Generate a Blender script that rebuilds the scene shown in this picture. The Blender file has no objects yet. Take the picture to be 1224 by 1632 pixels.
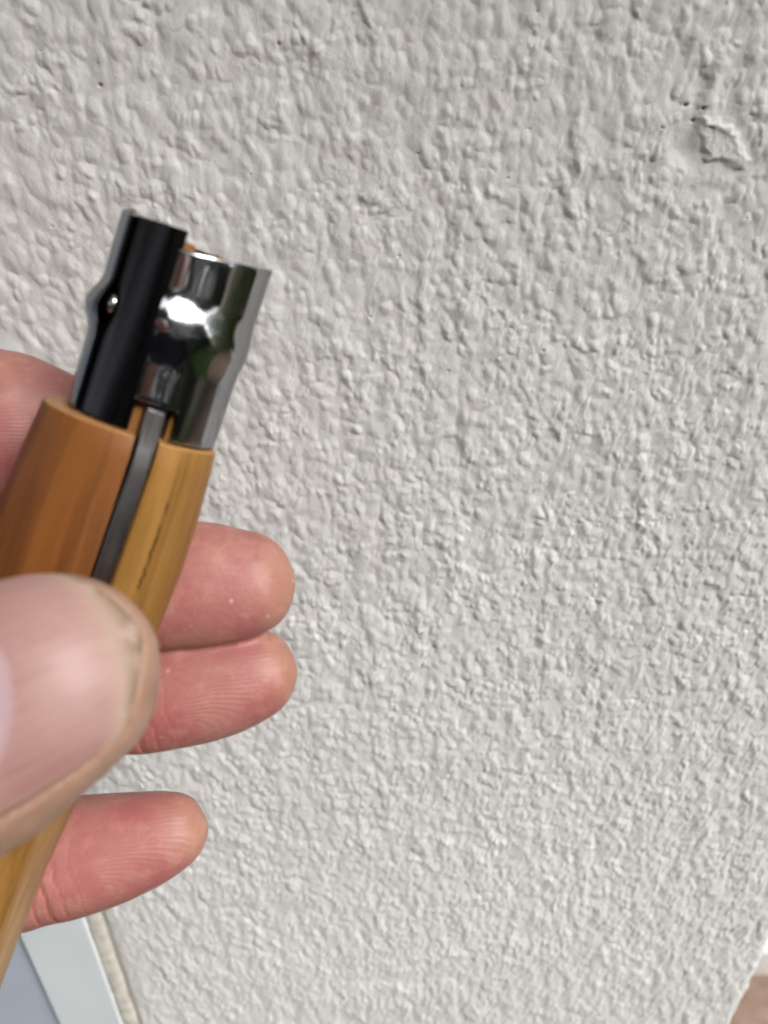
import bpy, bmesh, math, random
import numpy as np
from mathutils import Vector, Matrix

random.seed(4)
rng = np.random.default_rng(7)
S = bpy.context.scene
C = S.collection
R = math.radians
MM = 0.001

# ------------------------------------------------------------------ camera, sky, sun
F = 1327.0                       # focal length in photograph pixels (1224 wide)
D = 165.0                        # camera to wall, mm
CAMZ = 1250.0                    # camera height above the ground, mm
PITCH = 34.0
cam_d = bpy.data.cameras.new('camera')
cam = bpy.data.objects.new('camera', cam_d)
C.objects.link(cam)
S.camera = cam
cam.location = (0, -D * MM, CAMZ * MM)
cam.rotation_euler = (R(90 - PITCH), 0, 0)
cam_d.sensor_fit = 'HORIZONTAL'
cam_d.sensor_width = 36
cam_d.lens = 36 * F / 1224
cam_d.clip_start = 0.004
cam_d.clip_end = 200
cam_d.dof.use_dof = True
cam_d.dof.focus_distance = 0.155
cam_d.dof.aperture_fstop = cam_d.lens / 1.45

w = bpy.data.worlds.new('World')
S.world = w
w.use_nodes = True
nt = w.node_tree
sky = nt.nodes.new('ShaderNodeTexSky')
sky.sky_type = 'NISHITA'
sky.sun_disc = False
sky.sun_elevation = R(44)
sky.sun_rotation = R(132)
sky.dust_density = 4.0
sky.air_density = 1.0
sky.ozone_density = 1.0
hs = nt.nodes.new('ShaderNodeHueSaturation')
hs.inputs['Saturation'].default_value = 0.22
bg = nt.nodes['Background']
bg.inputs['Strength'].default_value = 0.14
nt.links.new(sky.outputs[0], hs.inputs['Color'])
nt.links.new(hs.outputs[0], bg.inputs['Color'])

sun_d = bpy.data.lights.new('sun', 'SUN')
sun_d.energy = 1.5
sun_d.angle = R(28)
sun_d.color = (1.0, 0.97, 0.93)
sun = bpy.data.objects.new('sun', sun_d)
C.objects.link(sun)
_e, _a = R(44), R(132)
sdir = Vector((math.sin(_a) * math.cos(_e), math.cos(_a) * math.cos(_e), math.sin(_e)))  # towards the sun
sun.rotation_euler = sdir.to_track_quat('Z', 'Y').to_euler()

S.view_settings.view_transform = 'Standard'
S.view_settings.look = 'None'
S.view_settings.gamma = 1
S.view_settings.exposure = 1.34
try:
    S.cycles.use_denoising = True
    S.cycles.max_bounces = 8
except Exception:
    pass

# ------------------------------------------------------------------ helpers
ca, sa = math.cos(R(PITCH)), math.sin(R(PITCH))
def cw(v):
    """point in the camera's own frame (mm; x right, y up, z back) -> world metres"""
    x, y, z = v
    return Vector((x * MM, (-D + y * sa - z * ca) * MM, (CAMZ + y * ca + z * sa) * MM))
def cp(px, py, depth):
    return np.array([(px - 612) / F * depth, (816 - py) / F * depth, -depth], float)
CW = np.array([[1, 0, 0], [0, sa, -ca], [0, ca, sa]])
def cwn(P):
    P = np.asarray(P, float)
    return (P @ CW.T + np.array([0, -D, CAMZ])) * MM

def mesh_obj(name, verts, faces, mat=None, parent=None, smooth=True):
    me = bpy.data.meshes.new(name)
    me.from_pydata([tuple(v) for v in verts], [], faces)
    me.validate()
    if smooth:
        me.polygons.foreach_set('use_smooth', [True] * len(me.polygons))
    if mat: me.materials.append(mat)
    o = bpy.data.objects.new(name, me)
    C.objects.link(o)
    if parent: o.parent = parent
    return o

def grid_mesh(name, P, mat=None, parent=None, closed_u=False):
    """P: (rows, cols, 3) numpy grid"""
    r, c, _ = P.shape
    me = bpy.data.meshes.new(name)
    idx = np.arange(r * c).reshape(r, c)
    if closed_u:
        idx = np.concatenate([idx, idx[:, :1]], 1)
    q = np.stack([idx[:-1, :-1], idx[:-1, 1:], idx[1:, 1:], idx[1:, :-1]], -1).reshape(-1, 4)
    me.vertices.add(r * c)
    me.vertices.foreach_set('co', P.reshape(-1).astype(np.float32))
    me.loops.add(q.size)
    me.loops.foreach_set('vertex_index', q.reshape(-1).astype(np.int32))
    me.polygons.add(len(q))
    me.polygons.foreach_set('loop_start', (np.arange(len(q)) * 4).astype(np.int32))
    me.polygons.foreach_set('use_smooth', np.ones(len(q), bool))
    me.update(calc_edges=True)
    if mat: me.materials.append(mat)
    o = bpy.data.objects.new(name, me)
    C.objects.link(o)
    if parent: o.parent = parent
    return o

def attr(o, name, data):
    a = o.data.attributes.new(name, 'FLOAT', 'POINT')
    a.data.foreach_set('value', np.asarray(data, np.float32))

def tag(o, label=None, cat=None, group=None, kind=None):
    if label: o['label'] = label
    if cat: o['category'] = cat
    if group: o['group'] = group
    if kind: o['kind'] = kind
    return o

def box(name, lo, hi, mat, parent=None, bevel=0.0):
    bm = bmesh.new()
    vs = [bm.verts.new((x, y, z)) for x in (lo[0], hi[0]) for y in (lo[1], hi[1]) for z in (lo[2], hi[2])]
    for f in ((0, 1, 3, 2), (4, 6, 7, 5), (0, 4, 5, 1), (2, 3, 7, 6), (0, 2, 6, 4), (1, 5, 7, 3)):
        bm.faces.new([vs[i] for i in f])
    bmesh.ops.recalc_face_normals(bm, faces=bm.faces)
    if bevel:
        bmesh.ops.bevel(bm, geom=list(bm.edges), offset=bevel, segments=3, affect='EDGES', profile=0.5)
    me = bpy.data.meshes.new(name)
    bm.to_mesh(me); bm.free()
    if mat: me.materials.append(mat)
    o = bpy.data.objects.new(name, me)
    C.objects.link(o)
    if parent: o.parent = parent
    return o

# node helpers
class NT:
    def __init__(s, name):
        s.m = bpy.data.materials.new(name)
        s.m.use_nodes = True
        s.t = s.m.node_tree
        s.b = s.t.nodes['Principled BSDF']
    def n(s, typ, **kw):
        nd = s.t.nodes.new(typ)
        ins = kw.pop('ins', {})
        for k, v in kw.items(): setattr(nd, k, v)
        for k, v in ins.items():
            if isinstance(v, bpy.types.NodeSocket): s.t.links.new(v, nd.inputs[k])
            else: nd.inputs[k].default_value = v
        return nd
    def l(s, a, b): s.t.links.new(a, b)
    def attr(s, name): return s.n('ShaderNodeAttribute', attribute_name=name).outputs['Fac']
    def math(s, op, a, b=None, c=None, clamp=False):
        nd = s.t.nodes.new('ShaderNodeMath'); nd.operation = op; nd.use_clamp = clamp
        for i, v in enumerate((a, b, c)):
            if v is None: continue
            if isinstance(v, bpy.types.NodeSocket): s.t.links.new(v, nd.inputs[i])
            else: nd.inputs[i].default_value = v
        return nd.outputs[0]
    def mix(s, fac, a, b, mode='MIX'):
        nd = s.t.nodes.new('ShaderNodeMix'); nd.data_type = 'RGBA'; nd.blend_type = mode
        for sock, v in ((nd.inputs[0], fac), (nd.inputs[6], a), (nd.inputs[7], b)):
            if isinstance(v, bpy.types.NodeSocket): s.t.links.new(v, sock)
            elif isinstance(v, (int, float)): sock.default_value = v
            else: sock.default_value = (*v, 1)
        return nd.outputs[2]
    def noise(s, vec, scale, detail=4, rough=0.5, dist=0.0, out='Fac'):
        nd = s.n('ShaderNodeTexNoise')
        nd.inputs['Scale'].default_value = scale; nd.inputs['Detail'].default_value = detail
        nd.inputs['Roughness'].default_value = rough; nd.inputs['Distortion'].default_value = dist
        if vec is not None: s.l(vec, nd.inputs['Vector'])
        return nd.outputs[out]
    def rng(s, v, a, b, c=0.0, d=1.0):
        nd = s.n('ShaderNodeMapRange')
        s.l(v, nd.inputs[0])
        for i, x in enumerate((a, b, c, d)): nd.inputs[i + 1].default_value = x
        return nd.outputs[0]
    def mapping(s, vec, scale=(1, 1, 1), rot=(0, 0, 0)):
        nd = s.n('ShaderNodeMapping')
        s.l(vec, nd.inputs['Vector'])
        nd.inputs['Scale'].default_value = scale
        nd.inputs['Rotation'].default_value = rot
        return nd.outputs[0]
    def bump(s, h, dist, strength=1.0, prev=None):
        nd = s.n('ShaderNodeBump')
        nd.inputs['Distance'].default_value = dist; nd.inputs['Strength'].default_value = strength
        s.l(h, nd.inputs['Height'])
        if prev is not None: s.l(prev, nd.inputs['Normal'])
        return nd.outputs[0]
    def objco(s): return s.n('ShaderNodeTexCoord').outputs['Object']
def P_(m, **kw):
    for k, v in kw.items():
        k = k.replace('_', ' ')
        m.b.inputs[k].default_value = v

# ------------------------------------------------------------------ materials
def mat_stucco():
    m = NT('stucco_paint'); co = m.objco()
    big = m.noise(co, 9, 4); fine = m.noise(co, 1400, 3, 0.6); mid = m.noise(co, 420, 4, 0.6)
    col = m.mix(m.rng(big, 0.35, 0.65), (0.75, 0.742, 0.735), (0.80, 0.797, 0.793))
    tint = m.noise(co, 130, 4, 0.6)
    col = m.mix(m.rng(tint, 0.55, 0.72, 0, 0.5), col, (0.70, 0.655, 0.625))
    col = m.mix(m.rng(m.noise(co, 28, 3), 0.5, 0.68, 0, 0.35), col, (0.71, 0.70, 0.69))
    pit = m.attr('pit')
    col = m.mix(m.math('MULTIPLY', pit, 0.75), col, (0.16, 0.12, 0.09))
    rust = m.attr('rust')
    col = m.mix(rust, col, (0.30, 0.13, 0.04))
    edge = m.attr('grime')
    col = m.mix(m.math('MULTIPLY', edge, m.rng(mid, 0.35, 0.6, 0.2, 0.8)), col, (0.60, 0.56, 0.48))
    m.l(col, m.b.inputs['Base Color'])
    P_(m, Roughness=0.62)
    m.b.inputs['Specular IOR Level'].default_value = 0.35
    b1 = m.bump(mid, 0.00025, 0.4)
    b2 = m.bump(fine, 0.00014, 0.6, b1)
    m.l(b2, m.b.inputs['Normal'])
    return m.m
def mat_simple(name, col, rough=0.5, metal=0.0, bump=None, var=0.0, vscale=60):
    m = NT(name); co = m.objco()
    P_(m, Roughness=rough, Metallic=metal)
    if var:
        n_ = m.noise(co, vscale, 5)
        c2 = tuple(max(0, c * (1 - var)) for c in col)
        m.l(m.mix(m.rng(n_, 0.35, 0.65), c2, col), m.b.inputs['Base Color'])
    else:
        m.b.inputs['Base Color'].default_value = (*col, 1)
    if bump:
        m.l(m.bump(m.noise(co, bump[0], 4), bump[1], 0.6), m.b.inputs['Normal'])
    return m.m
def mat_chrome(name, base, rough, scratch=0.35):
    m = NT(name); co = m.objco()
    m.b.inputs['Base Color'].default_value = (*base, 1)
    P_(m, Metallic=1.0)
    m.b.inputs['Specular Tint'].default_value = (0.55, 0.55, 0.55, 1)
    st = m.mapping(co, (900, 900, 60))
    sc = m.noise(st, 1.0, 3, 0.6)
    m.l(m.rng(sc, 0.3, 0.75, rough, rough + 0.12), m.b.inputs['Roughness'])
    dents = m.noise(co, 160, 2)
    b = m.bump(dents, 0.00012, scratch)
    m.l(m.bump(sc, 0.000015, scratch, b), m.b.inputs['Normal'])
    return m.m
def mat_wood():
    m = NT('oiled_wood'); co = m.objco()
    st = m.mapping(co, (520, 520, 14))
    grain = m.noise(st, 1.0, 5, 0.6, 0.6)
    st2 = m.mapping(co, (1100, 1100, 34))
    pores = m.noise(st2, 1.0, 3, 0.7)
    st4 = m.mapping(co, (210, 210, 7)); streak = m.noise(st4, 1.0, 4, 0.6, 0.4)
    st3 = m.mapping(co, (95, 95, 9))
    broad = m.noise(st3, 1.0, 3, 0.5, 1.2)
    side = m.attr('side')                      # 0 darker left cheek, 1 lighter right: wood tone plus painted shading
    shaded_wood = m.mix(m.rng(grain, 0.32, 0.68), (0.070, 0.020, 0.005), (0.205, 0.070, 0.016))
    shaded_wood = m.mix(m.rng(broad, 0.4, 0.62), shaded_wood, (0.225, 0.082, 0.018))
    lit_wood = m.mix(m.rng(grain, 0.3, 0.68), (0.19, 0.088, 0.018), (0.37, 0.190, 0.052))
    lit_wood = m.mix(m.rng(broad, 0.45, 0.6), lit_wood, (0.28, 0.135, 0.03))
    col = m.mix(side, shaded_wood, lit_wood)
    col = m.mix(m.rng(streak, 0.56, 0.70, 0, 0.55), col, (0.085, 0.030, 0.009))
    col = m.mix(m.rng(pores, 0.56, 0.70, 0, 0.45), col, (0.09, 0.035, 0.012))
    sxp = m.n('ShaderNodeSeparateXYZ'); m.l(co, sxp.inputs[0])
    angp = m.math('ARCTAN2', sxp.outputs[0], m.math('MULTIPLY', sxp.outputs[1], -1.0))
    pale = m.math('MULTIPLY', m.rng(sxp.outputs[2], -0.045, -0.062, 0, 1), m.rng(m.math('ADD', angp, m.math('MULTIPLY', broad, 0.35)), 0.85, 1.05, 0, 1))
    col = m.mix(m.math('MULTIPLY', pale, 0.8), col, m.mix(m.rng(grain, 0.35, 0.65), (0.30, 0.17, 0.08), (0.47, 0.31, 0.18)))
    sx = m.n('ShaderNodeSeparateXYZ'); m.l(co, sx.inputs[0])
    ang = m.math('ARCTAN2', sx.outputs[0], m.math('MULTIPLY', sx.outputs[1], -1.0))
    zz = m.math('MULTIPLY', sx.outputs[2], 1000.0)
    wav = m.n('ShaderNodeTexNoise'); wav.noise_dimensions = '1D'; m.l(m.math('MULTIPLY', zz, 0.28), wav.inputs['W'])
    wig = m.math('MULTIPLY', m.math('SUBTRACT', wav.outputs['Fac'], 0.5), 0.055)
    a0 = m.math('ADD', m.math('MULTIPLY', m.math('ADD', zz, 14.0), 0.0035), 0.90)
    dist = m.math('ABSOLUTE', m.math('ADD', m.math('SUBTRACT', ang, a0), wig))
    line = m.rng(dist, 0.006, 0.024, 1, 0)
    win_ = m.math('MULTIPLY', m.rng(zz, -3.5, -7, 0, 1), m.rng(zz, -22, -26, 1, 0))
    brk = m.rng(m.noise(m.mapping(co, (50, 50, 420)), 1.0, 2), 0.38, 0.55, 0.15, 1)
    col = m.mix(m.math('MULTIPLY', m.math('MULTIPLY', line, m.math('MULTIPLY', win_, m.attr('body'))), brk), col, (0.035, 0.016, 0.006))
    col = m.mix(m.math('MULTIPLY', m.attr('rim'), 0.75), col, (0.44, 0.23, 0.09))  # highlight along the top chamfer painted as lighter wood
    m.l(col, m.b.inputs['Base Color'])
    m.l(m.rng(grain, 0.3, 0.7, 0.42, 0.58), m.b.inputs['Roughness'])
    m.b.inputs['Specular IOR Level'].default_value = 0.25
    b = m.bump(grain, 0.00012, 0.4)
    m.l(m.bump(pores, 0.00005, 0.5, b), m.b.inputs['Normal'])
    return m.m
def mat_skin():
    m = NT('skin'); co = m.objco()
    n1 = m.noise(co, 130, 4, 0.55); n2 = m.noise(co, 700, 4, 0.6); n3 = m.noise(co, 60, 3)
    tip = m.attr('tip'); pad = m.attr('pad'); thumb = m.attr('thumb')
    pink = m.mix(m.rng(n1, 0.35, 0.65), (0.365, 0.120, 0.115), (0.41, 0.172, 0.158))
    tan = m.mix(m.rng(n3, 0.35, 0.65), (0.385, 0.185, 0.135), (0.43, 0.225, 0.16))
    f = m.math('ADD', m.rng(n1, 0.3, 0.7, -0.25, 0.25), tip, clamp=True)
    col = m.mix(f, pink, tan)
    back = m.mix(m.rng(n1, 0.35, 0.65), (0.34, 0.205, 0.145), (0.39, 0.25, 0.18))
    col = m.mix(thumb, col, back)
    col = m.mix(m.rng(n2, 0.52, 0.70, 0, 0.22), col, (0.36, 0.10, 0.085))
    n4 = m.noise(co, 330, 5, 0.65)
    col = m.mix(m.rng(n4, 0.50, 0.66, 0, 0.35), col, (0.56, 0.31, 0.25))
    col = m.mix(m.attr('crease'), col, (0.42, 0.14, 0.10))
    col = m.mix(m.attr('dirt'), col, (0.22, 0.12, 0.07))
    fl = m.n('ShaderNodeTexVoronoi'); fl.inputs['Scale'].default_value = 320; m.l(co, fl.inputs['Vector'])
    flake = m.math('MULTIPLY', m.rng(fl.outputs['Distance'], 0.04, 0.14, 1, 0), m.rng(n3, 0.52, 0.60))
    col = m.mix(m.math('MULTIPLY', flake, 0.45), col, (0.80, 0.62, 0.52))
    m.l(col, m.b.inputs['Base Color'])
    m.b.inputs['Subsurface Weight'].default_value = 0.22
    m.b.inputs['Subsurface Radius'].default_value = (1.0, 0.32, 0.16)
    m.b.inputs['Subsurface Scale'].default_value = 0.0016
    P_(m, Roughness=0.47)
    m.b.inputs['Specular IOR Level'].default_value = 0.42
    ridge = m.attr('ridge')
    wob = m.noise(co, 260, 2)
    ph = m.math('ADD', m.math('MULTIPLY', ridge, 2 * math.pi / 0.50), m.rng(wob, 0, 1, -3.5, 3.5))
    rg = m.math('MULTIPLY', m.math('SINE', ph), m.attr('ridge_amp'))
    rg = m.math('MULTIPLY', rg, m.rng(n1, 0.38, 0.6, 0.25, 1.0))
    b = m.bump(rg, 0.000024, 0.8)
    b = m.bump(n2, 0.00022, 0.5, b)
    b = m.bump(n1, 0.0004, 0.35, b)
    b = m.bump(m.math('MULTIPLY', m.attr('crease'), -1.0), 0.0004, 0.8, b)
    m.l(b, m.b.inputs['Normal'])
    return m.m
def mat_nail():
    m = NT('fingernail_plate'); co = m.objco()
    lun = m.attr('lunula'); free = m.attr('free'); ax = m.attr('across')
    n1 = m.noise(co, 150, 3); 
    st = m.n('ShaderNodeCombineXYZ'); m.l(m.math('MULTIPLY', ax, 1.6), st.inputs[0]); m.l(m.math('MULTIPLY', m.attr('along'), 0.09), st.inputs[1])
    stripe = m.noise(st.outputs[0], 1.0, 3, 0.6)
    col = m.mix(m.rng(n1, 0.35, 0.65), (0.33, 0.168, 0.152), (0.38, 0.22, 0.20))
    col = m.mix(m.rng(stripe, 0.42, 0.62, 0, 0.4), col, (0.42, 0.275, 0.235))
    col = m.mix(m.math('MULTIPLY', lun, 0.8), col, (0.44, 0.315, 0.345))
    col = m.mix(free, col, (0.47, 0.365, 0.29))
    gr = m.noise(co, 330, 4, 0.65)
    dirt = m.math('MULTIPLY', m.attr('edge'), m.rng(gr, 0.40, 0.56, 0.05, 0.85))
    col = m.mix(dirt, col, (0.21, 0.135, 0.08))
    m.l(col, m.b.inputs['Base Color'])
    m.b.inputs['Subsurface Weight'].default_value = 0.2
    m.b.inputs['Subsurface Radius'].default_value = (1.0, 0.4, 0.25)
    m.b.inputs['Subsurface Scale'].default_value = 0.001
    P_(m, Roughness=0.5)
    m.l(m.bump(stripe, 0.00008, 0.5), m.b.inputs['Normal'])
    return m.m

M_stucco = mat_stucco()
M_pvc = mat_simple('white_frame_coat', (0.76, 0.83, 0.87), 0.35, bump=(500, 0.00004), var=0.05, vscale=30)
M_sash = mat_simple('blue_reflection_coat', (0.48, 0.55, 0.66), 0.4, bump=(500, 0.00004), var=0.06, vscale=25)  # blue reflection and darker shading put into the sash colour
M_seal = mat_simple('sealant', (0.70, 0.67, 0.60), 0.55, bump=(260, 0.0004), var=0.30, vscale=150)
M_chrome = mat_chrome('polished_steel', (0.44, 0.447, 0.46), 0.04)
M_ferr = mat_chrome('dark_reflection_steel', (0.040, 0.038, 0.042), 0.22, 0.3)  # near-black base stands in for dark surroundings mirrored in the ferrule
M_blade = mat_chrome('blade_steel', (0.20, 0.19, 0.19), 0.24, 0.5)
M_pin = mat_simple('pin_steel', (0.85, 0.8, 0.75), 0.18, 1.0)
M_wood = mat_wood()
M_skin = mat_skin()
M_nail = mat_nail()

# ------------------------------------------------------------------ noise in numpy
def _hash(ix, iy, seed):
    h = (ix.astype(np.int64) * 374761393 + iy.astype(np.int64) * 668265263 + seed * 974711) & 0xffffffff
    h = ((h ^ (h >> 13)) * 1274126177) & 0xffffffff
    h = h ^ (h >> 16)
    return h
def _u(ix, iy, seed): return _hash(ix, iy, seed) / 4294967295.0
def perlin(x, y, seed=0):
    x0 = np.floor(x); y0 = np.floor(y); fx = x - x0; fy = y - y0
    u = fx * fx * fx * (fx * (fx * 6 - 15) + 10); v = fy * fy * fy * (fy * (fy * 6 - 15) + 10)
    def g(dx, dy):
        a = _u(x0 + dx, y0 + dy, seed) * 2 * np.pi
        return np.cos(a) * (fx - dx) + np.sin(a) * (fy - dy)
    a = g(0, 0) * (1 - u) + g(1, 0) * u
    b = g(0, 1) * (1 - u) + g(1, 1) * u
    return (a * (1 - v) + b * v) * 1.5
def lumps(x, y, seed, thr=0.0, rmin=0.35, rmax=0.85, p=1.35):
    """rounded blobs scattered one per cell, soft maximum"""
    x0 = np.floor(x); y0 = np.floor(y); out = np.zeros_like(x)
    for dx in (-1, 0, 1):
        for dy in (-1, 0, 1):
            cx = x0 + dx; cy = y0 + dy
            px = cx + _u(cx, cy, seed); py = cy + _u(cx, cy, seed + 1)
            r = rmin + (rmax - rmin) * _u(cx, cy, seed + 2); hgt = 0.3 + 0.7 * _u(cx, cy, seed + 3)
            hgt = np.where(_u(cx, cy, seed + 4) < thr, 0, hgt)
            d = ((x - px) ** 2 + (y - py) ** 2) / (r * r)
            out += (hgt * np.clip(1 - d, 0, 1) ** p) ** 5
    return out ** 0.2

XW, XC, RC = -102.0, 143.0, 5.0      # wall strip: window side, outer corner, corner radius (mm)
def stucco_height(x, z):
    """plaster relief in mm at wall coordinates in mm"""
    wx = x + 0.8 * perlin(x / 6, z / 8, 11) + 0.22 * perlin(x / 1.7, z / 2.2, 12)
    wz = z + 0.9 * perlin(x / 6, z / 8, 13) + 0.26 * perlin(x / 1.7, z / 2.2, 14)
    h = 0.75 * perlin(wx / 7, wz / 21, 1)
    h += 0.65 * perlin(wx / 3.4, wz / 9.0, 2)
    m1 = np.clip(0.6 + 0.9 * perlin(x / 10, z / 15, 17), 0.2, 1)
    fine = np.clip(0.70 + 0.8 * perlin(x / 11, z / 16, 18) + 0.004 * (x + 10), 0.30, 1)
    h += 1.15 * m1 * lumps(wx / 3.8, wz / 6.2, 21, 0.15, 0.5, 0.95, 1.3)
    h += 1.0 * lumps(wx / 2.3, wz / 3.4, 31, 0.12, 0.45, 0.9, 1.25)
    h += 0.75 * fine * lumps(wx / 1.6, wz / 2.15, 41, 0.25, 0.4, 0.8, 1.2)
    h += 0.22 * fine * lumps(wx / 1.0, wz / 1.25, 61, 0.3, 0.4, 0.8, 1.2)
    return h * 0.43

def wall_px(px, py):
    """wall coordinates (x, z rel. camera) seen at a pixel"""
    d = np.array([(px - 612) / F, (816 - py) / F, -1.0])
    wd = CW @ d
    t = D / wd[1]
    return wd[0] * t, wd[2] * t

# rows
zr = []
z = 12.0
while z > -392:
    ang = math.atan2(-z, D)
    pxs = (D * math.cos(abs(ang - R(PITCH))) / math.cos(ang)) / F * 1.594   # mm per render pixel
    step = pxs * 1.0 / max(0.3, math.cos(ang)) if z < 0 else 0.22
    zr.append(z); z -= step * 1.0
zr = np.array(zr)
top = 12 + np.cumsum(np.geomspace(0.3, 60, 46)); bot = zr[-1] - np.cumsum(np.geomspace(0.6, 60, 36))
bot = bot[bot > -CAMZ]; bot = np.append(bot, -CAMZ - 5)
zr = np.concatenate([top[::-1], zr, bot])
xs = np.arange(XW, XC - RC, 0.27)
arc = np.linspace(0, R(90), 34)[1:]
side = np.concatenate([np.linspace(0.4, 30, 50), np.geomspace(32, 900, 30)])
bx = np.concatenate([xs, XC - RC + RC * np.sin(arc), np.full(len(side), XC)])
by = np.concatenate([np.zeros(len(xs)), RC - RC * np.cos(arc), RC + side])
nx = np.concatenate([np.zeros(len(xs)), np.sin(arc), np.ones(len(side))])
ny = np.concatenate([-np.ones(len(xs)), -np.cos(arc), np.zeros(len(side))])
sp = np.concatenate([xs, XC - RC + RC * arc, XC - RC + RC * R(90) + side])
SX, ZZ = np.meshgrid(sp, zr)
H = stucco_height(SX, ZZ)
print('wall grid', SX.shape)

# pressed-in chip of plaster upper right, with raised lip above it
def poly_sdf(X, Z, pts):
    d = np.full(X.shape, 1e9); inside = np.ones(X.shape, bool); n = len(pts)
    for i in range(n):
        a = pts[i]; b = pts[(i + 1) % n]; e = (b[0] - a[0], b[1] - a[1])
        t = np.clip(((X - a[0]) * e[0] + (Z - a[1]) * e[1]) / (e[0] ** 2 + e[1] ** 2), 0, 1)
        d = np.minimum(d, np.hypot(X - a[0] - t * e[0], Z - a[1] - t * e[1]))
        inside &= ((X - a[0]) * e[1] - (Z - a[1]) * e[0]) > 0
    return np.where(inside, -d, d)
chip = [wall_px(*p) for p in ((1112, 196), (1160, 211), (1181, 257), (1127, 254))]
bigp = [wall_px(*p) for p in ((1104, 190), (1172, 205), (1196, 266), (1170, 272), (1105, 262), (1080, 235))]
_wx = SX + 0.55 * perlin(SX / 1.5, ZZ / 1.5, 301) ; _wz = ZZ + 0.55 * perlin(SX / 1.5, ZZ / 1.5, 302) 
sd = poly_sdf(_wx, _wz, chip); sdb = poly_sdf(SX, ZZ, bigp)
sm = lambda a, b, v: (lambda t: t * t * (3 - 2 * t))(np.clip((v - a) / (b - a), 0, 1))
cc = wall_px(1150, 235)
flat = sm(3.5, -0.5, sdb)
H = H * (1 - 0.80 * flat)
cx_, cz_ = wall_px(1090, 245)
H += -0.9 * np.exp(-((SX - cx_) ** 2 + (ZZ - cz_) ** 2) / 9)
inside = sm(0.7, -0.9, sd)
tilt = 0.10 * (cc[1] - ZZ)
H += inside * (0.58 + tilt + 0.12 * perlin(SX / 0.9, ZZ / 0.9, 305))
H += 0.75 * np.exp(-((sd - 0.5) / 0.75) ** 2) * sm(-3, 2, (SX - cc[0]) + (ZZ - cc[1])) 
rx, rz = wall_px(1135, 140)
H += 1.15 * np.exp(-((SX - rx - 0.1 * (ZZ - rz)) / 1.7) ** 2 - ((ZZ - rz) / 6.0) ** 2)
rx, rz = wall_px(1120, 130)
H += -0.7 * np.exp(-((SX - rx) / 1.3) ** 2 - ((ZZ - rz) / 4.5) ** 2)

pit = np.zeros_like(H); rust = np.zeros_like(H)
pts = [wall_px(1119, 172), wall_px(1092, 167), wall_px(1104, 192), wall_px(160, 136)]
for i in range(300):
    pts.append((rng.uniform(-95, 138), rng.uniform(-330, 8)))
for i, (px, pz) in enumerate(pts):
    r = 0.30 if i < 4 else rng.uniform(0.10, 0.24)
    c0 = np.searchsorted(sp, px - 2); c1 = np.searchsorted(sp, px + 2)
    r0 = np.searchsorted(-zr, -pz - 2); r1 = np.searchsorted(-zr, -pz + 2)
    sx = SX[r0:r1, c0:c1]; sz = ZZ[r0:r1, c0:c1]
    g = np.exp(-((sx - px) ** 2 + (sz - pz) ** 2) / (r * r))
    H[r0:r1, c0:c1] -= g * r * 2.4
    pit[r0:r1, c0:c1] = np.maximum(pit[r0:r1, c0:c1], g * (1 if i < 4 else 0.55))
px, pz = wall_px(692, 1030)
rust = np.exp(-((SX - px) ** 2 + (ZZ - pz) ** 2) / 0.30)
# the plaster dies away towards the sealant at the window
dying = sm(9, 0, SX - XW)
H = H * (1 - 0.75 * dying) - 1.6 * sm(4.5, 0, SX - XW)
grime = sm(8, 0.5, SX - XW)
WP = np.stack([bx[None, :] + nx[None, :] * H, by[None, :] + ny[None, :] * H, ZZ + CAMZ], -1) * MM
wall = grid_mesh('stucco_wall', WP[::-1], M_stucco)
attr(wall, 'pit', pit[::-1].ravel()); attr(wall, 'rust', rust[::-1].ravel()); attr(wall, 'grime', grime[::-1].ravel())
tag(wall, 'white painted wall of rough lumpy stucco filling the whole background', 'wall')
del H, SX, ZZ, WP, sd, sdb, pit, rust

# ------------------------------------------------------------------ window frame, lower left
win = bpy.data.objects.new('window', None); C.objects.link(win)
win.location = (XW * MM, 0, CAMZ * MM)
tag(win, 'pale window frame with blue reflection painted on its inner face at the lower left edge of the wall', 'window')
def wb(name, x0, x1, y0, y1, z0, z1, mat, bevel=0.0008):
    o = box(name, ((x0 - XW) * MM, y0 * MM, z0 * MM), ((x1 - XW) * MM, y1 * MM, z1 * MM), mat, win, bevel)
    return o
wb('frame', XW - 29.5, XW - 4.2, -1.5, 60, -900, 700, M_pvc)
wb('sash', XW - 130, XW - 29.8, 2.0, 55, -900, 700, M_sash, 0.002)
wb('pane', XW - 700, XW - 130.3, 20, 26, -900, 700, mat_simple('window_glass', (0.05, 0.06, 0.07), 0.03))
# sealant bead between frame and stucco
zz = np.concatenate([np.linspace(700, 20, 30), np.linspace(15, -400, 420), np.linspace(-410, -900, 30)])
th = np.linspace(R(-10), R(190), 14)
Z_, T_ = np.meshgrid(zz, th, indexing='ij')
rr = 3.9 + 0.55 * perlin(Z_ / 14, T_ * 1.3, 55) + 0.35 * perlin(Z_ / 3.5, T_ * 2, 56)
BX = -2.2 + rr * np.cos(T_) * 0.85 ; BY = 1.2 - rr * np.sin(T_) * 0.55 ; 
bead = grid_mesh('sealant_bead', np.stack([BX, BY, Z_], -1) * MM, M_seal, win)

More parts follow.
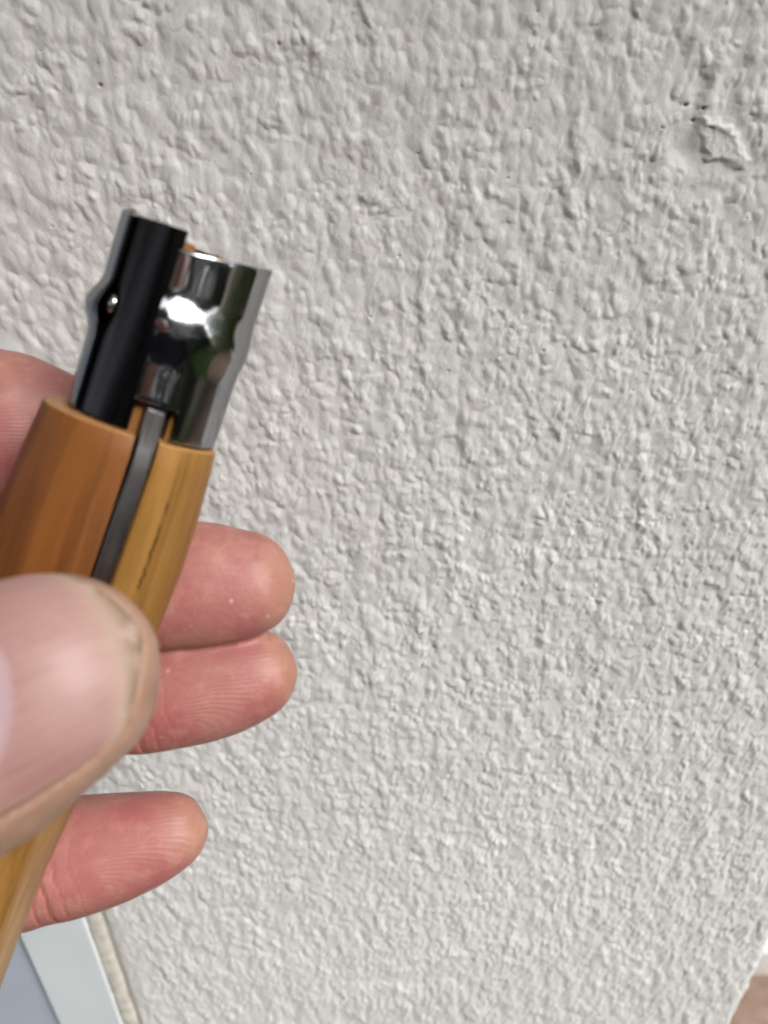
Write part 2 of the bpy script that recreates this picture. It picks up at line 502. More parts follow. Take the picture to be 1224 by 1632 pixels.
# ------------------------------------------------------------------ ground and garden behind the camera
def mat_ground():
    m = NT('brown_paving'); co = m.objco()
    n_ = m.noise(co, 40, 5, 0.6); n2 = m.noise(co, 300, 4, 0.6)
    col = m.mix(m.rng(n_, 0.35, 0.65), (0.22, 0.135, 0.10), (0.36, 0.245, 0.19))
    col = m.mix(m.rng(n2, 0.4, 0.65, 0, 0.4), col, (0.20, 0.17, 0.12))
    m.l(col, m.b.inputs['Base Color']); P_(m, Roughness=0.85)
    m.l(m.bump(n2, 0.003, 0.6), m.b.inputs['Normal'])
    return m.m
gsize = 40
g = mesh_obj('ground', [(-gsize, -gsize, -0.004), (gsize, -gsize, -0.004), (gsize, gsize, -0.004), (-gsize, gsize, -0.004)], [(0, 1, 2, 3)],
             mat_simple('soil', (0.12, 0.085, 0.05), 0.9, bump=(60, 0.004), var=0.4, vscale=8))
tag(g, kind='structure')
patio = mesh_obj('paving', [(-3, -0.7, 0), (3, -0.7, 0), (3, 2.5, 0), (-3, 2.5, 0)], [(0, 1, 2, 3)], mat_ground())
tag(patio, kind='structure')
def mat_green(name, a, b, s):
    m = NT(name); co = m.objco()
    m.l(m.mix(m.rng(m.noise(co, s, 4), 0.35, 0.65), a, b), m.b.inputs['Base Color']); P_(m, Roughness=0.7)
    return m.m
# lawn: blades of grass
N = 26000
gx = rng.uniform(-2.6, 2.6, N); gy = rng.uniform(-3.2, -0.7, N)
a = rng.uniform(0, 2 * np.pi, N); hgt = rng.uniform(0.03, 0.08, N); wd = 0.004
lx = rng.normal(0, 0.02, N); ly = rng.normal(0, 0.02, N)
V = np.empty((N, 3, 3))
V[:, 0] = np.stack([gx - wd * np.cos(a), gy - wd * np.sin(a), np.zeros(N)], -1)
V[:, 1] = np.stack([gx + wd * np.cos(a), gy + wd * np.sin(a), np.zeros(N)], -1)
V[:, 2] = np.stack([gx + lx, gy + ly, hgt], -1)
lawn = mesh_obj('lawn', V.reshape(-1, 3), [(3 * i, 3 * i + 1, 3 * i + 2) for i in range(N)], mat_green('grass_blades', (0.06, 0.13, 0.02), (0.12, 0.21, 0.04), 3), smooth=False)
tag(lawn, 'green lawn beyond the paving', 'grass', kind='stuff')
lb = mesh_obj('lawn_soil', [(-3, -3.4, 0.002), (3, -3.4, 0.002), (3, -0.7, 0.002), (-3, -0.7, 0.002)], [(0, 1, 2, 3)], mat_green('turf', (0.05, 0.09, 0.02), (0.09, 0.15, 0.03), 5))
tag(lb, kind='structure')
# tall hedge facing the wall: what the steel collar mirrors
def leaf_cloud(name, n, size, lo, hi, mat, parent):
    c = rng.uniform(0, 1, (n, 3)); 
    c[:, 1] = 1 - rng.uniform(0, 1, n) ** 2.2
    c = np.array(lo) + c * (np.array(hi) - np.array(lo))
    c[:, 1] += 0.10 * perlin(c[:, 0] * 3, c[:, 2] * 3, 71)
    u = rng.normal(0, 1, (n, 3)); u /= np.linalg.norm(u, axis=1)[:, None]
    v = np.cross(u, rng.normal(0, 1, (n, 3))); v /= np.linalg.norm(v, axis=1)[:, None]
    s_ = size * rng.uniform(0.6, 1.3, n)[:, None]
    V = np.stack([c - u * s_, c - v * s_ * 0.45, c + u * s_, c + v * s_ * 0.45], 1)
    return mesh_obj(name, V.reshape(-1, 3), [(4 * i, 4 * i + 1, 4 * i + 2, 4 * i + 3) for i in range(n)], mat, parent, smooth=False)
M_hl = mat_green('hedge_leaves', (0.016, 0.030, 0.014), (0.040, 0.062, 0.026), 4)
M_sl = mat_green('shrub_leaves', (0.05, 0.10, 0.02), (0.11, 0.19, 0.035), 4)
hedge = bpy.data.objects.new('hedge', None); C.objects.link(hedge); hedge.location = (0, -2.6, 0)
tag(hedge, 'tall dark green hedge across the garden behind the photographer', 'hedge')
leaf_cloud('foliage', 60000, 0.06, (-5.0, -0.5, 0.02), (5.0, 0.42, 3.3), M_hl, hedge)
M_bark = mat_simple('bark', (0.11, 0.08, 0.055), 0.9)
def stem(xx, yy, h_, i, par, r0=0.045):
    th = np.linspace(0, 2 * np.pi, 9)[:-1]
    P = np.array([[[xx + (r0 - r0 * 0.7 * k / 4) * math.cos(t) + 0.04 * math.sin(k * 1.3 + i), yy + (r0 - r0 * 0.7 * k / 4) * math.sin(t) + 0.04 * math.cos(k + i), h_ * k / 4] for t in th] for k in range(5)])
    grid_mesh('stem', P, M_bark, par, closed_u=True)
for i in range(9): stem(-4.4 + i * 1.1, 0, 3.0, i, hedge)
added_tree = bpy.data.objects.new('added_tree', None); C.objects.link(added_tree); added_tree.location = (-0.9, -3.4, 0)  # added behind the camera, out of view, to block sky mirrored in the collar
tag(added_tree, 'broad dark tree rising over the hedge behind the photographer', 'added_tree')
th = np.linspace(0, 2 * np.pi, 13)[:-1]
grid_mesh('trunk', np.array([[[(0.16 - 0.02 * k) * math.cos(t) + 0.05 * math.sin(k), (0.16 - 0.02 * k) * math.sin(t), k * 0.75] for t in th] for k in range(7)]), M_bark, added_tree, closed_u=True)
n_ = 34000; q = rng.normal(0, 1, (n_, 3)); q /= np.linalg.norm(q, axis=1)[:, None]
rad_ = (0.55 + 0.45 * rng.uniform(0, 1, n_)) * (1 + 0.22 * perlin(q[:, 0] * 2.3 + 5, q[:, 2] * 2.3 + q[:, 1], 77))
cc3 = q * rad_[:, None] * np.array([2.1, 1.3, 1.9]) + np.array([0, 0, 4.0])
u_ = rng.normal(0, 1, (n_, 3)); u_ /= np.linalg.norm(u_, axis=1)[:, None]
v_ = np.cross(u_, rng.normal(0, 1, (n_, 3))); v_ /= np.linalg.norm(v_, axis=1)[:, None]
V = np.stack([cc3 - u_ * 0.075, cc3 - v_ * 0.035, cc3 + u_ * 0.075, cc3 + v_ * 0.035], 1)
mesh_obj('crown', V.reshape(-1, 3), [(4 * i, 4 * i + 1, 4 * i + 2, 4 * i + 3) for i in range(n_)], M_hl, added_tree, smooth=False)
shrub = bpy.data.objects.new('shrub', None); C.objects.link(shrub); shrub.location = (3.0, -0.1, 0)
tag(shrub, 'leafy light green shrub to the right of the wall', 'shrub')
leaf_cloud('foliage', 16000, 0.05, (-0.7, -1.0, 0.05), (0.7, 1.0, 2.6), M_sl, shrub)
for i in range(3): stem(-0.3 + 0.3 * i, 0.2 * i - 0.2, 2.1, i, shrub, 0.03)
# roof added unseen above the frame to dim light on the upper wall
blocker = bpy.data.objects.new('light_blocker', None); C.objects.link(blocker); blocker.location = (0, 0, CAMZ * MM + 0.60)
tag(blocker, 'white boarded roof added out of view to shade the upper stucco wall', 'blocker')
M_board = mat_simple('white_board', (0.72, 0.72, 0.70), 0.6, var=0.06, vscale=10)
for i in range(4): box('board', (-1.6, -0.098 - 0.1 * i, 0.0), (1.3, -0.002 - 0.1 * i, 0.018), M_board, blocker, 0.002)
box('blocker_edge', (-1.6, -0.425, -0.03), (1.3, -0.403, 0.12), M_board, blocker, 0.003)
# pale kerb at the far edge of the paving, seen past the corner of the wall
def ground_px(px, py):
    wd = CW @ np.array([(px - 612) / F, (816 - py) / F, -1.0]); t = (CAMZ - 60) / -wd[2]
    return wd[0] * t, -D + wd[1] * t
kx, ky = ground_px(1222, 1518)
kerb = box('kerb', ((kx - 120) * MM, ky * MM, -0.02), (3.0, (ky + 130) * MM, 0.06), mat_simple('pale_concrete', (0.82, 0.82, 0.80), 0.8, bump=(90, 0.002), var=0.1), None, 0.008)
tag(kerb, kind='structure')

# ------------------------------------------------------------------ folding knife
def unit(v): v = np.asarray(v, float); return v / np.linalg.norm(v)
rim_c = cp(214, 676, 106.0)
axc = unit([0.333, 0.94, 0.125])
fr = unit(np.array([0, 0, 1.0]) - axc * axc[2]); rt = np.cross(fr, axc) * -1
rt = np.cross(axc, fr) * -1 if np.dot(np.cross(axc, fr), [1, 0, 0]) < 0 else np.cross(axc, fr)
# local axes: x right, y = away from camera, z = up the knife
bxs = CW @ rt; bzs = CW @ axc; bys = np.cross(bzs, bxs)
knife = bpy.data.objects.new('folding_knife', None); C.objects.link(knife)
Mx = Matrix(((bxs[0], bys[0], bzs[0], 0), (bxs[1], bys[1], bzs[1], 0), (bxs[2], bys[2], bzs[2], 0), (0, 0, 0, 1)))
knife.matrix_world = Matrix.Translation(cw(rim_c)) @ Mx
tag(knife, 'closed pocket knife with oiled wooden handle and polished steel locking collar held in the hand', 'pocket knife')
# theta: 0 = facing camera, + to the right
def rad(th, r): return r * math.sin(th), -r * math.cos(th)

SLOT = R(29)
def handle():
    # stations: z, centre x, half width x, half depth
    st = [(0.0, -0.2, 10.5, 10.4), (-0.12, -0.2, 10.75, 10.6), (-0.4, -0.2, 10.95, 10.8), (-3, -0.25, 11.25, 11.0), (-9, -0.5, 11.75, 11.3), (-16, -0.75, 12.05, 11.5), (-24, -1.05, 11.9, 11.4),
          (-32, -1.35, 11.5, 11.0), (-42, -2.0, 10.95, 10.6), (-52, -3.1, 10.5, 10.3), (-64, -4.4, 10.5, 10.4), (-76, -5.5, 10.9, 10.6), (-88, -6.4, 11.3, 10.8),
          (-98, -7.3, 11.2, 10.4), (-104, -7.9, 9.6, 9.0), (-107, -8.2, 6.6, 6.2), (-108.3, -8.3, 2.5, 2.4)]
    st = np.array(st)
    zz = np.concatenate([st[:4, 0], np.linspace(-4, -97, 60), np.linspace(-98.5, -108.3, 12)])
    f = lambda k: np.interp(-zz, -st[:, 0], st[:, k])
    cx, hw, hd = f(1), f(2), f(3)
    sw = 1.45
    rows = []; sides = []; cracks = []; rims = []
    for i, z in enumerate(zz):
        r = (hw[i] + hd[i]) / 2
        ds = math.asin(min(0.9, (sw if z > -56 else 0.05) / r))
        ths = np.linspace(SLOT + ds, SLOT + 2 * math.pi - ds, 108)
        depth = (7.5 if z > -52 else 7.5 * max(0.02, 1 - (-52 - z) / 4))
        row = [(cx[i] + hw[i] * math.sin(t), -hd[i] * math.cos(t), z) for t in ths]
        # soft arris at the slot
        c, s_ = math.cos(SLOT), math.sin(SLOT)
        def slotpt(side, d):
            rr = r * math.cos(ds) - d
            ux, uy = s_, -c; vx, vy = c, s_
            return (cx[i] + ux * rr + vx * sw * side * (1 if z > -56 else 0.03), uy * rr + vy * sw * side * (1 if z > -56 else 0.03), z)
        row += [slotpt(-1, 0.4), slotpt(-1, depth * 0.6), slotpt(-1, depth), slotpt(1, depth), slotpt(1, depth * 0.6), slotpt(1, 0.4)]
        # theta wraps: beginning of list is right of slot
        rows.append(row)
        n = len(row)
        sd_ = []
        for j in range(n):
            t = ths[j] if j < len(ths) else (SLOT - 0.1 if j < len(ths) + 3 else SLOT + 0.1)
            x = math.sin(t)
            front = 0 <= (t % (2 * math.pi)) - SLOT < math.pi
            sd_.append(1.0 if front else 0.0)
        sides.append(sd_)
        tc = R(33) + R(2.5) * math.sin(z * 0.5) * 0.5 + R(-6) * (-z - 10) / 20
        cr = [max(0, 1 - abs((t - tc)) * r / 0.30) if (j < len(ths) and -24 < z < -4.5) else 0 for j, t in enumerate(np.concatenate([ths, np.zeros(6)]))]
        cracks.append([c_ * (0.5 + 0.5 * math.sin(z * 2.1 + math.sin(z))) for c_ in cr])
        rims.append([1.0 if z > -0.2 else 0.0] * n)
    P = np.array(rows)
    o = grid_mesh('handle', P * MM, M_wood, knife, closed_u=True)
    bm = bmesh.new(); bm.from_mesh(o.data); bm.verts.ensure_lookup_table()
    n = P.shape[1]
    # top face, built as ring towards the peg
    try:
        bm.faces.new([bm.verts[k] for k in range(n)])
        bm.faces.new([bm.verts[(P.shape[0] - 1) * n + k] for k in range(n)][::-1])
    except ValueError: pass
    bmesh.ops.recalc_face_normals(bm, faces=bm.faces)
    bm.to_mesh(o.data); bm.free()
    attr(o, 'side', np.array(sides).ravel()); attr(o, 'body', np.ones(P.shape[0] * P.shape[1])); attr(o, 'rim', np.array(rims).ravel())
    # hard edges at slot
    return o
hd_o = handle()
md = hd_o.modifiers.new('es', 'EDGE_SPLIT'); md.split_angle = R(50)
# finer band for the crack needs no more geometry

# collar axis sits slightly right of the handle's
CX = 1.0
def sheet(name, mat, prof, ths, thick, parent):
    """a bent sheet: prof(theta) -> (z array, r array); closed shell with thickness"""
    out, inn = [], []
    for t in ths:
        z_, r_ = prof(t)
        out.append([(CX + r * math.sin(t), -r * math.cos(t), z) for z, r in zip(z_, r_)])
        inn.append([(CX + (r - thick) * math.sin(t), -(r - thick) * math.cos(t), z) for z, r in zip(z_, r_)])
    O = np.array(out); I = np.array(inn)
    nt_, nz = O.shape[:2]
    verts = np.concatenate([O.reshape(-1, 3), I.reshape(-1, 3)]) * MM
    faces = []; off = nt_ * nz
    for i in range(nt_ - 1):
        for j in range(nz - 1):
            a, b, c, d = i * nz + j, (i + 1) * nz + j, (i + 1) * nz + j + 1, i * nz + j + 1
            faces.append((a, b, c, d)); faces.append((off + a, off + d, off + c, off + b))
        for j in (0, nz - 1):
            a, b = i * nz + j, (i + 1) * nz + j
            faces.append((a, off + a, off + b, b) if j == 0 else (a, b, off + b, off + a))
    for i in (0, nt_ - 1):
        for j in range(nz - 1):
            a, b = i * nz + j, i * nz + j + 1
            faces.append((a, b, off + b, off + a) if i == 0 else (a, off + a, off + b, b))
    o = mesh_obj(name, verts, faces, mat, parent)
    bm = bmesh.new(); bm.from_mesh(o.data); bmesh.ops.recalc_face_normals(bm, faces=bm.faces); bm.to_mesh(o.data); bm.free()
    e = o.modifiers.new('es', 'EDGE_SPLIT'); e.split_angle = R(40)
    return o

TOP = 24.0
def ring_prof(t):
    """t in radians, ring covers -15deg .. 298deg"""
    td = math.degrees(t)
    # bottom: a notch over the blade, full length beyond it
    if td < 39: z0 = 4.0
    elif td < 42: z0 = 4.0 - 3.7 * (td - 39) / 3
    else: z0 = 0.3
    if td < 100: z1 = TOP - 2.5 * (1 - max(0, td) / 100) 
    else: z1 = TOP
    if td > 270: z1 = TOP + 0.3
    bul = float(np.interp(td, [0, 60, 95, 230, 260, 300], [0.85, 0.72, 0.42, 0.5, 0.8, 1.25]))
    zs = np.concatenate([[0, 0.12, 0.3], np.linspace(0.8, (z1 - z0) - 0.8, 80), [(z1 - z0) - 0.3, (z1 - z0) - 0.12, z1 - z0]]) + z0
    sst = lambda a, b, v: (lambda q: q * q * (3 - 2 * q))(np.clip((v - a) / (b - a), 0, 1))
    fr_ = float(np.interp(td, [0, 60, 110], [1, 0.6, 0]))
    bump_ = 0.5 + 0.5 * np.cos(np.pi * np.clip((zs - 12.9) / (3.7 + 1.2 * fr_), -1, 1))
    r = 9.35 + 0.008 * zs + bul * bump_
    # rounded lips
    r = r - 0.12 * np.clip(1 - (zs - z0) / 0.3, 0, 1) ** 2 - 0.12 * np.clip(1 - (z1 - zs) / 0.3, 0, 1) ** 2
    return zs, r
ths = np.radians(np.concatenate([np.linspace(6, 38.5, 30), np.linspace(39, 42, 5), np.linspace(43, 318, 190)]))
ring = sheet('locking_ring', M_chrome, ring_prof, ths, 0.5, knife)
def ferr_prof(t):
    td = math.degrees(t)
    z0 = 0.15
    zs = np.linspace(z0, TOP - 0.1, 30)
    return zs, np.full(30, 8.72) - 0.002 * zs
ferr = sheet('inner_ferrule', M_ferr, ferr_prof, np.radians(np.linspace(250, 367, 80)), 0.7, knife)
ferr['label'] = 'inner ferrule, its dark reflection put into the steel colour, showing through the slit of the ring'
# wooden peg, two cheeks with the blade slot between
def peg(sgn):
    ds = 1.45
    rows = []
    for z, r in [(-0.5, 7.45), (4, 7.4), (12, 7.3), (19, 7.1), (21.6, 6.9), (22.6, 6.4), (23.0, 5.4)]:
        a0 = math.asin(ds / r)
        tt = np.linspace(a0, math.pi - a0, 26)
        rows.append([(CX + r * math.sin(SLOT + sgn * t), -r * math.cos(SLOT + sgn * t), z) for t in tt])
    P = np.array(rows); n = P.shape[1]
    o = grid_mesh('wood_cheek', P * MM, M_wood, knife, closed_u=True)
    bm = bmesh.new(); bm.from_mesh(o.data); bm.verts.ensure_lookup_table()
    bm.faces.new([bm.verts[(P.shape[0] - 1) * n + k] for k in range(n)])
    bmesh.ops.recalc_face_normals(bm, faces=bm.faces)
    bm.to_mesh(o.data); bm.free()
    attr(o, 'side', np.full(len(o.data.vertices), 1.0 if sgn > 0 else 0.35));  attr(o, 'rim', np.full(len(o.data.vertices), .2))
    e = o.modifiers.new('es', 'EDGE_SPLIT'); e.split_angle = R(50)
for s_ in (1, -1): peg(s_)
# folded blade: spine lies in the slot
def blade():
    bm = bmesh.new()
    th = 1.12
    prof = []
    zsp = np.concatenate([[3.6, 3.2], np.linspace(2, -53, 34)])
    def R_at(z):
        return float(np.interp(-z, [-4, 0, 3, 9, 16, 24, 42, 64, 88], [9.9, 10.2, 10.75, 11.35, 11.7, 11.6, 10.75, 10.3, 9.0]))
    rows = []
    for k, z in enumerate(zsp):
        rs = R_at(z) + (0.0 if k else -0.5)
        cxh = float(np.interp(-z, [0, 16, 32, 52, 88], [-0.2, -0.75, -1.35, -3.1, -6.4])) + 0.26
        rin = rs - 6.2 * max(0.15, 1 - max(0, (-z - 40) / 13))
        row = []
        for (off, r) in ((-th, rin), (-th, rs - 0.18), (-th + 0.16, rs), (th - 0.16, rs), (th, rs - 0.18), (th, rin)):
            row.append((cxh + math.sin(SLOT) * r + math.cos(SLOT) * off, -math.cos(SLOT) * r + math.sin(SLOT) * off, z))
        rows.append(row)
    P = np.array(rows)
    o = grid_mesh('blade', P * MM, M_blade, knife, closed_u=True)
    bm = bmesh.new(); bm.from_mesh(o.data); bm.verts.ensure_lookup_table()
    bm.faces.new([bm.verts[k] for k in range(6)]); bm.faces.new([bm.verts[(len(rows) - 1) * 6 + k] for k in range(6)])
    bmesh.ops.recalc_face_normals(bm, faces=bm.faces)
    bm.to_mesh(o.data); bm.free()
    e = o.modifiers.new('es', 'EDGE_SPLIT'); e.split_angle = R(30)
blade()
# tang of the blade standing in the collar
def rbox(name, cen_r, off, z0, z1, th, dep, mat):
    P = []
    for z in (z0, z1):
        for (o_, r_) in ((-th, cen_r - dep), (-th, cen_r), (th, cen_r), (th, cen_r - dep)):
            P.append((CX + math.sin(SLOT) * r_ + math.cos(SLOT) * (o_ + off), -math.cos(SLOT) * r_ + math.sin(SLOT) * (o_ + off), z))
    return mesh_obj(name, np.array(P) * MM, [(0, 1, 2, 3), (7, 6, 5, 4), (0, 4, 5, 1), (1, 5, 6, 2), (2, 6, 7, 3), (3, 7, 4, 0)], mat, knife, smooth=False)
rbox('tang', 6.6, 0, -1, 21.5, 1.05, 9.5, M_blade)
# pivot pin head in the slit of the ring
bm = bmesh.new()
bmesh.ops.create_uvsphere(bm, u_segments=20, v_segments=12, radius=1.0 * MM)
for v in bm.verts: v.co = Vector((v.co.x, v.co.y * 0.6, v.co.z * 1.25))
me = bpy.data.meshes.new('pivot_pin'); bm.to_mesh(me); bm.free(); me.materials.append(M_pin)
for p in me.polygons: p.use_smooth = True
pin = bpy.data.objects.new('pivot_pin', me); C.objects.link(pin); pin.parent = knife
t = R(-42); pin.location = Vector((CX + 8.6 * math.sin(t), -8.6 * math.cos(t), 13.4)) * MM; pin.rotation_euler = (0, 0, t)

# ------------------------------------------------------------------ hand
def catmull(P, n):
    """resample polyline of stations (k x m) smoothly to n rows by arc length of the first 3 columns"""
    P = np.asarray(P, float)
    seg = np.linalg.norm(np.diff(P[:, :3], axis=0), axis=1); s = np.concatenate([[0], np.cumsum(np.maximum(seg, 1e-4))])
    m = np.zeros_like(P)
    d = np.diff(P, axis=0) / np.diff(s)[:, None]
    m[0] = d[0]; m[-1] = d[-1]
    hl = np.diff(s)
    for i in range(1, len(P) - 1):
        a, b = d[i - 1], d[i]
        w1, w2 = 2 * hl[i] + hl[i - 1], hl[i] + 2 * hl[i - 1]
        with np.errstate(divide='ignore', invalid='ignore'):
            hm = (w1 + w2) / (w1 / a + w2 / b)
        m[i] = np.where(a * b > 0, hm, 0)
        m[i] = np.nan_to_num(m[i])
    # more samples near the tip (end of the list)
    u = np.linspace(0, 1, n); u = 1 - (1 - u) ** 1.7
    q = u * s[-1]; k = np.clip(np.searchsorted(s, q, 'right') - 1, 0, len(P) - 2)
    h = (s[k + 1] - s[k])[:, None]; t = ((q - s[k]) / (s[k + 1] - s[k]))[:, None]
    return (2 * t**3 - 3 * t**2 + 1) * P[k] + (t**3 - 2 * t**2 + t) * h * m[k] + (-2 * t**3 + 3 * t**2) * P[k + 1] + (t**3 - t**2) * h * m[k + 1]

def digit(stations, n=90, seg=44, e=2.25):
    """stations: rows (x,y,z,a,b) camera mm; base first, tip last. returns grid verts and path data"""
    Q = catmull(stations, n)
    Cn, a, b = Q[:, :3], Q[:, 3], Q[:, 4]
    # stable centre line for the frames
    T = np.gradient(Cn, axis=0); 
    for _ in range(70): T[1:-1] = (T[:-2] + T[1:-1] * 2 + T[2:]) / 4
    T /= np.linalg.norm(T, axis=1)[:, None]
    V = -Cn / np.linalg.norm(Cn, axis=1)[:, None]
    N = np.cross(V, T); N /= np.linalg.norm(N, axis=1)[:, None]      # image-plane, upwards for a finger pointing right
    B = np.cross(T, N)
    B *= np.sign((B * V).sum(1))[:, None]
    ph = np.linspace(0, 2 * np.pi, seg, endpoint=False)
    cph = np.sign(np.cos(ph)) * np.abs(np.cos(ph)) ** (2 / e); sph = np.sign(np.sin(ph)) * np.abs(np.sin(ph)) ** (2 / e)
    P = Cn[:, None] + a[:, None, None] * cph[None, :, None] * N[:, None] + b[:, None, None] * sph[None, :, None] * B[:, None]
    return P, dict(C=Cn, a=a, b=b, N=N, B=B, T=T)

def from_outline(top, bot, depth, xs, flat=0.86, ddepth=0.0):
    """stations from upper and lower outline points (pixels) of a finger lying across the picture"""
    top = np.array(top, float); bot = np.array(bot, float)
    tipx = top[-1, 0]
    L = np.vstack([top, bot[::-1][1:]])
    ds = np.concatenate([[0], np.cumsum(np.hypot(*np.diff(L, axis=0).T))])
    u = np.linspace(0, ds[-1], 500)
    X = np.interp(u, ds, L[:, 0]); Y = np.interp(u, ds, L[:, 1])
    k = int(22 / (u[1])) * 2 + 1; g = np.hanning(k + 2)[1:-1]; g /= g.sum()
    pad_ = lambda a: np.convolve(np.concatenate([np.linspace(a[0] - (a[1] - a[0]) * k, a[0], k, endpoint=False), a, np.linspace(a[-1], a[-1] + (a[-1] - a[-2]) * k, k + 1)[1:]]), g, 'same')[k:-k]
    X, Y = pad_(X), pad_(Y)
    it_ = int(np.argmax(X)); X += tipx - X[it_]
    top = np.stack([np.maximum.accumulate(X[:it_ + 1]), Y[:it_ + 1]], 1); bot = np.stack([np.maximum.accumulate(X[it_:][::-1]), Y[it_:][::-1]], 1)
    x0_ = xs[0]
    xs = tipx - (tipx - x0_) * np.linspace(1, 0, 26) ** 2.0
    st = []
    for x in xs:
        t = np.interp(x, top[:, 0], top[:, 1]); b = np.interp(x, bot[:, 0], bot[:, 1])
        dd = depth + ddepth * (x - xs[0]) / (xs[-1] - xs[0])
        c = cp(x, (t + b) / 2, dd); a = max(0.02, (b - t) / 2 * dd / F)
        st.append([*c, a, a])
    st = np.array(st)
    amax = st[:, 3].max()
    st[:, 4] = np.minimum(st[:, 3], amax) * flat
    return st

D_ = {}
# middle finger
mt = [(180, 838), (260, 832), (313, 830), (347, 833), (380, 842), (424, 850), (447, 864), (460, 886), (469, 911), (470.5, 923)]
mb = [(180, 1040), (260, 1036), (347, 1028), (388, 1019), (424, 1005), (447, 986), (460, 961), (469, 933), (470.5, 923)]
vis = from_outline(mt, mb, 123.0, [230, 280, 330, 370, 400, 424, 440, 451, 459, 465, 468.5, 470.4], 0.84, -1)
pre = [[-108, -30, -78, 10.5, 11], [-92, -18, -100, 10, 10.5], [-72, -11.5, -120, 9.8, 9.4], [-52, -10.4, -124.5, 9.3, 8.4]]
D_['middle'] = np.vstack([pre, vis])
# ring finger
rt_ = [(180, 1035), (260, 1022), (350, 1008), (400, 1000), (430, 1001), (443, 1004), (454, 1011), (466, 1033), (471, 1048), (472.5, 1058)]
rb = [(180, 1206), (202, 1203), (263, 1194), (319, 1183), (363, 1169), (402, 1150), (435, 1130), (458, 1105), (469, 1080), (472.5, 1058)]
vis = from_outline(rt_, rb, 126.0, [230, 280, 330, 370, 400, 424, 440, 452, 461, 467, 470.5, 472.4], 0.86)
pre = [[-112, -48, -78, 10.5, 10.5], [-96, -38, -100, 9.8, 10], [-75, -31, -122, 9.4, 9], [-55, -28.6, -127.5, 8.9, 8.2]]
D_['ring'] = np.vstack([pre, vis])
# little finger
pt = [(30, 1284), (112, 1272), (215, 1264), (265, 1260.6), (300, 1263), (315, 1273), (325, 1291), (328, 1306)]
pb = [(32, 1479), (74, 1465), (103, 1461), (147, 1448), (191, 1432), (241, 1408), (282, 1382), (309, 1358), (324, 1332), (328, 1306)]
vis = from_outline(pt, pb, 128.0, [40, 100, 150, 200, 240, 270, 290, 304, 314, 321, 326, 327.9], 0.88)
pre = [[-114, -70, -84, 10, 10], [-98, -62, -104, 9.2, 9.4], [-80, -58.5, -121, 9.2, 9.0], [-66, -56, -127.5, 9.2, 8.6]]
D_['little'] = np.vstack([pre, vis])
# index finger: behind the collar, its tip hidden by the knife
it = [(-60, 556), (0, 555), (60, 565), (105, 590), (150, 618), (175, 645), (185, 670)]
ib = [(-60, 812), (0, 806), (60, 785), (105, 745), (150, 722), (175, 697), (185, 670)]
vis = from_outline(it, ib, 125.0, [-40, 0, 40, 80, 110, 140, 158, 170, 179, 184.8], 0.84)
pre = [[-100, -8, -80, 10.5, 11], [-86, 4, -100, 10.2, 10.5], [-74, 11, -117, 10, 9.6]]
D_['index'] = np.vstack([pre, vis])
# thumb
o0 = np.array([0.0, 1140.0]); tdir = np.array([0.94, -0.342]); tn = np.array([0.342, 0.94])
ts = []
for s_, n_, r_ in [(-60, -8, 213), (0, -14, 201), (74, -22, 183), (134, -28, 166), (182, -31, 147), (211, -32, 128), (236, -33, 102), (254, -33, 74), (266, -33, 48), (273, -33, 24), (276, -33, 1)]:
    q = o0 + tdir * s_ + tn * n_
    dd = 84.0 + 3.4 * (s_ + 60) / 336
    ts.append([*cp(q[0], q[1], dd), r_ * dd / F, min(r_, 175) * dd / F * (0.80 if s_ < 240 else 0.84)])
pre = [[-116, -70, -76, 15, 14], [-100, -60, -73, 13.5, 12.5], [-82, -47.5, -74, 12.4, 11], [-66, -37.5, -78, 12.6, 10.6]]
D_['thumb'] = np.vstack([pre, ts])
# palm and wrist: fleshy lofts out of frame to the left
palm = [[-158, -118, -62, 24, 17], [-138, -92, -72, 26, 17], [-122, -68, -80, 33, 17], [-112, -48, -82, 37, 15], [-104, -32, -82, 36, 13], [-99, -22, -83, 28, 10]]

bm = bmesh.new()
def add_closed(P):
    r, c, _ = P.shape
    vs = [[bm.verts.new(cw(P[i, j])) for j in range(c)] for i in range(r)]
    for i in range(r - 1):
        for j in range(c):
            bm.faces.new((vs[i][j], vs[i][(j + 1) % c], vs[i + 1][(j + 1) % c], vs[i + 1][j]))
    bm.faces.new(vs[0][::-1]); bm.faces.new(vs[-1])
info = {}
for k, st in D_.items():
    P, inf = digit(st, 110, 48, 2.25 if k != 'thumb' else 2.2)
    info[k] = inf
    add_closed(P)
P, inf = digit(palm, 50, 48, 2.4); add_closed(P)
fore = [[-212, -205, 30, 33, 29], [-196, -172, -5, 29, 25], [-174, -138, -42, 25, 20], [-158, -113, -62, 24, 18], [-140, -92, -74, 22, 16]]
P, inf = digit(fore, 40, 48, 2.1); add_closed(P)
bmesh.ops.recalc_face_normals(bm, faces=bm.faces)
me = bpy.data.meshes.new('hand'); bm.to_mesh(me); bm.free()
tmp = bpy.data.objects.new('hand_tmp', me); C.objects.link(tmp)
rm = tmp.modifiers.new('r', 'REMESH'); rm.mode = 'VOXEL'; rm.voxel_size = 0.00048
sm_ = tmp.modifiers.new('s', 'SMOOTH'); sm_.factor = 0.5; sm_.iterations = 4
dg = bpy.context.evaluated_depsgraph_get()
hm = bpy.data.meshes.new_from_object(tmp.evaluated_get(dg))
bpy.data.objects.remove(tmp)
person = bpy.data.objects.new('person', None); C.objects.link(person)
person.location = (0, -0.62, 0)
tag(person, 'person reaching in from the left, bare thumb and fingers gripping the wooden handle', 'person')
bpy.context.view_layer.update()
hand = bpy.data.objects.new('hand', hm); C.objects.link(hand)
hand.parent = person; hand.matrix_parent_inverse = person.matrix_world.inverted()
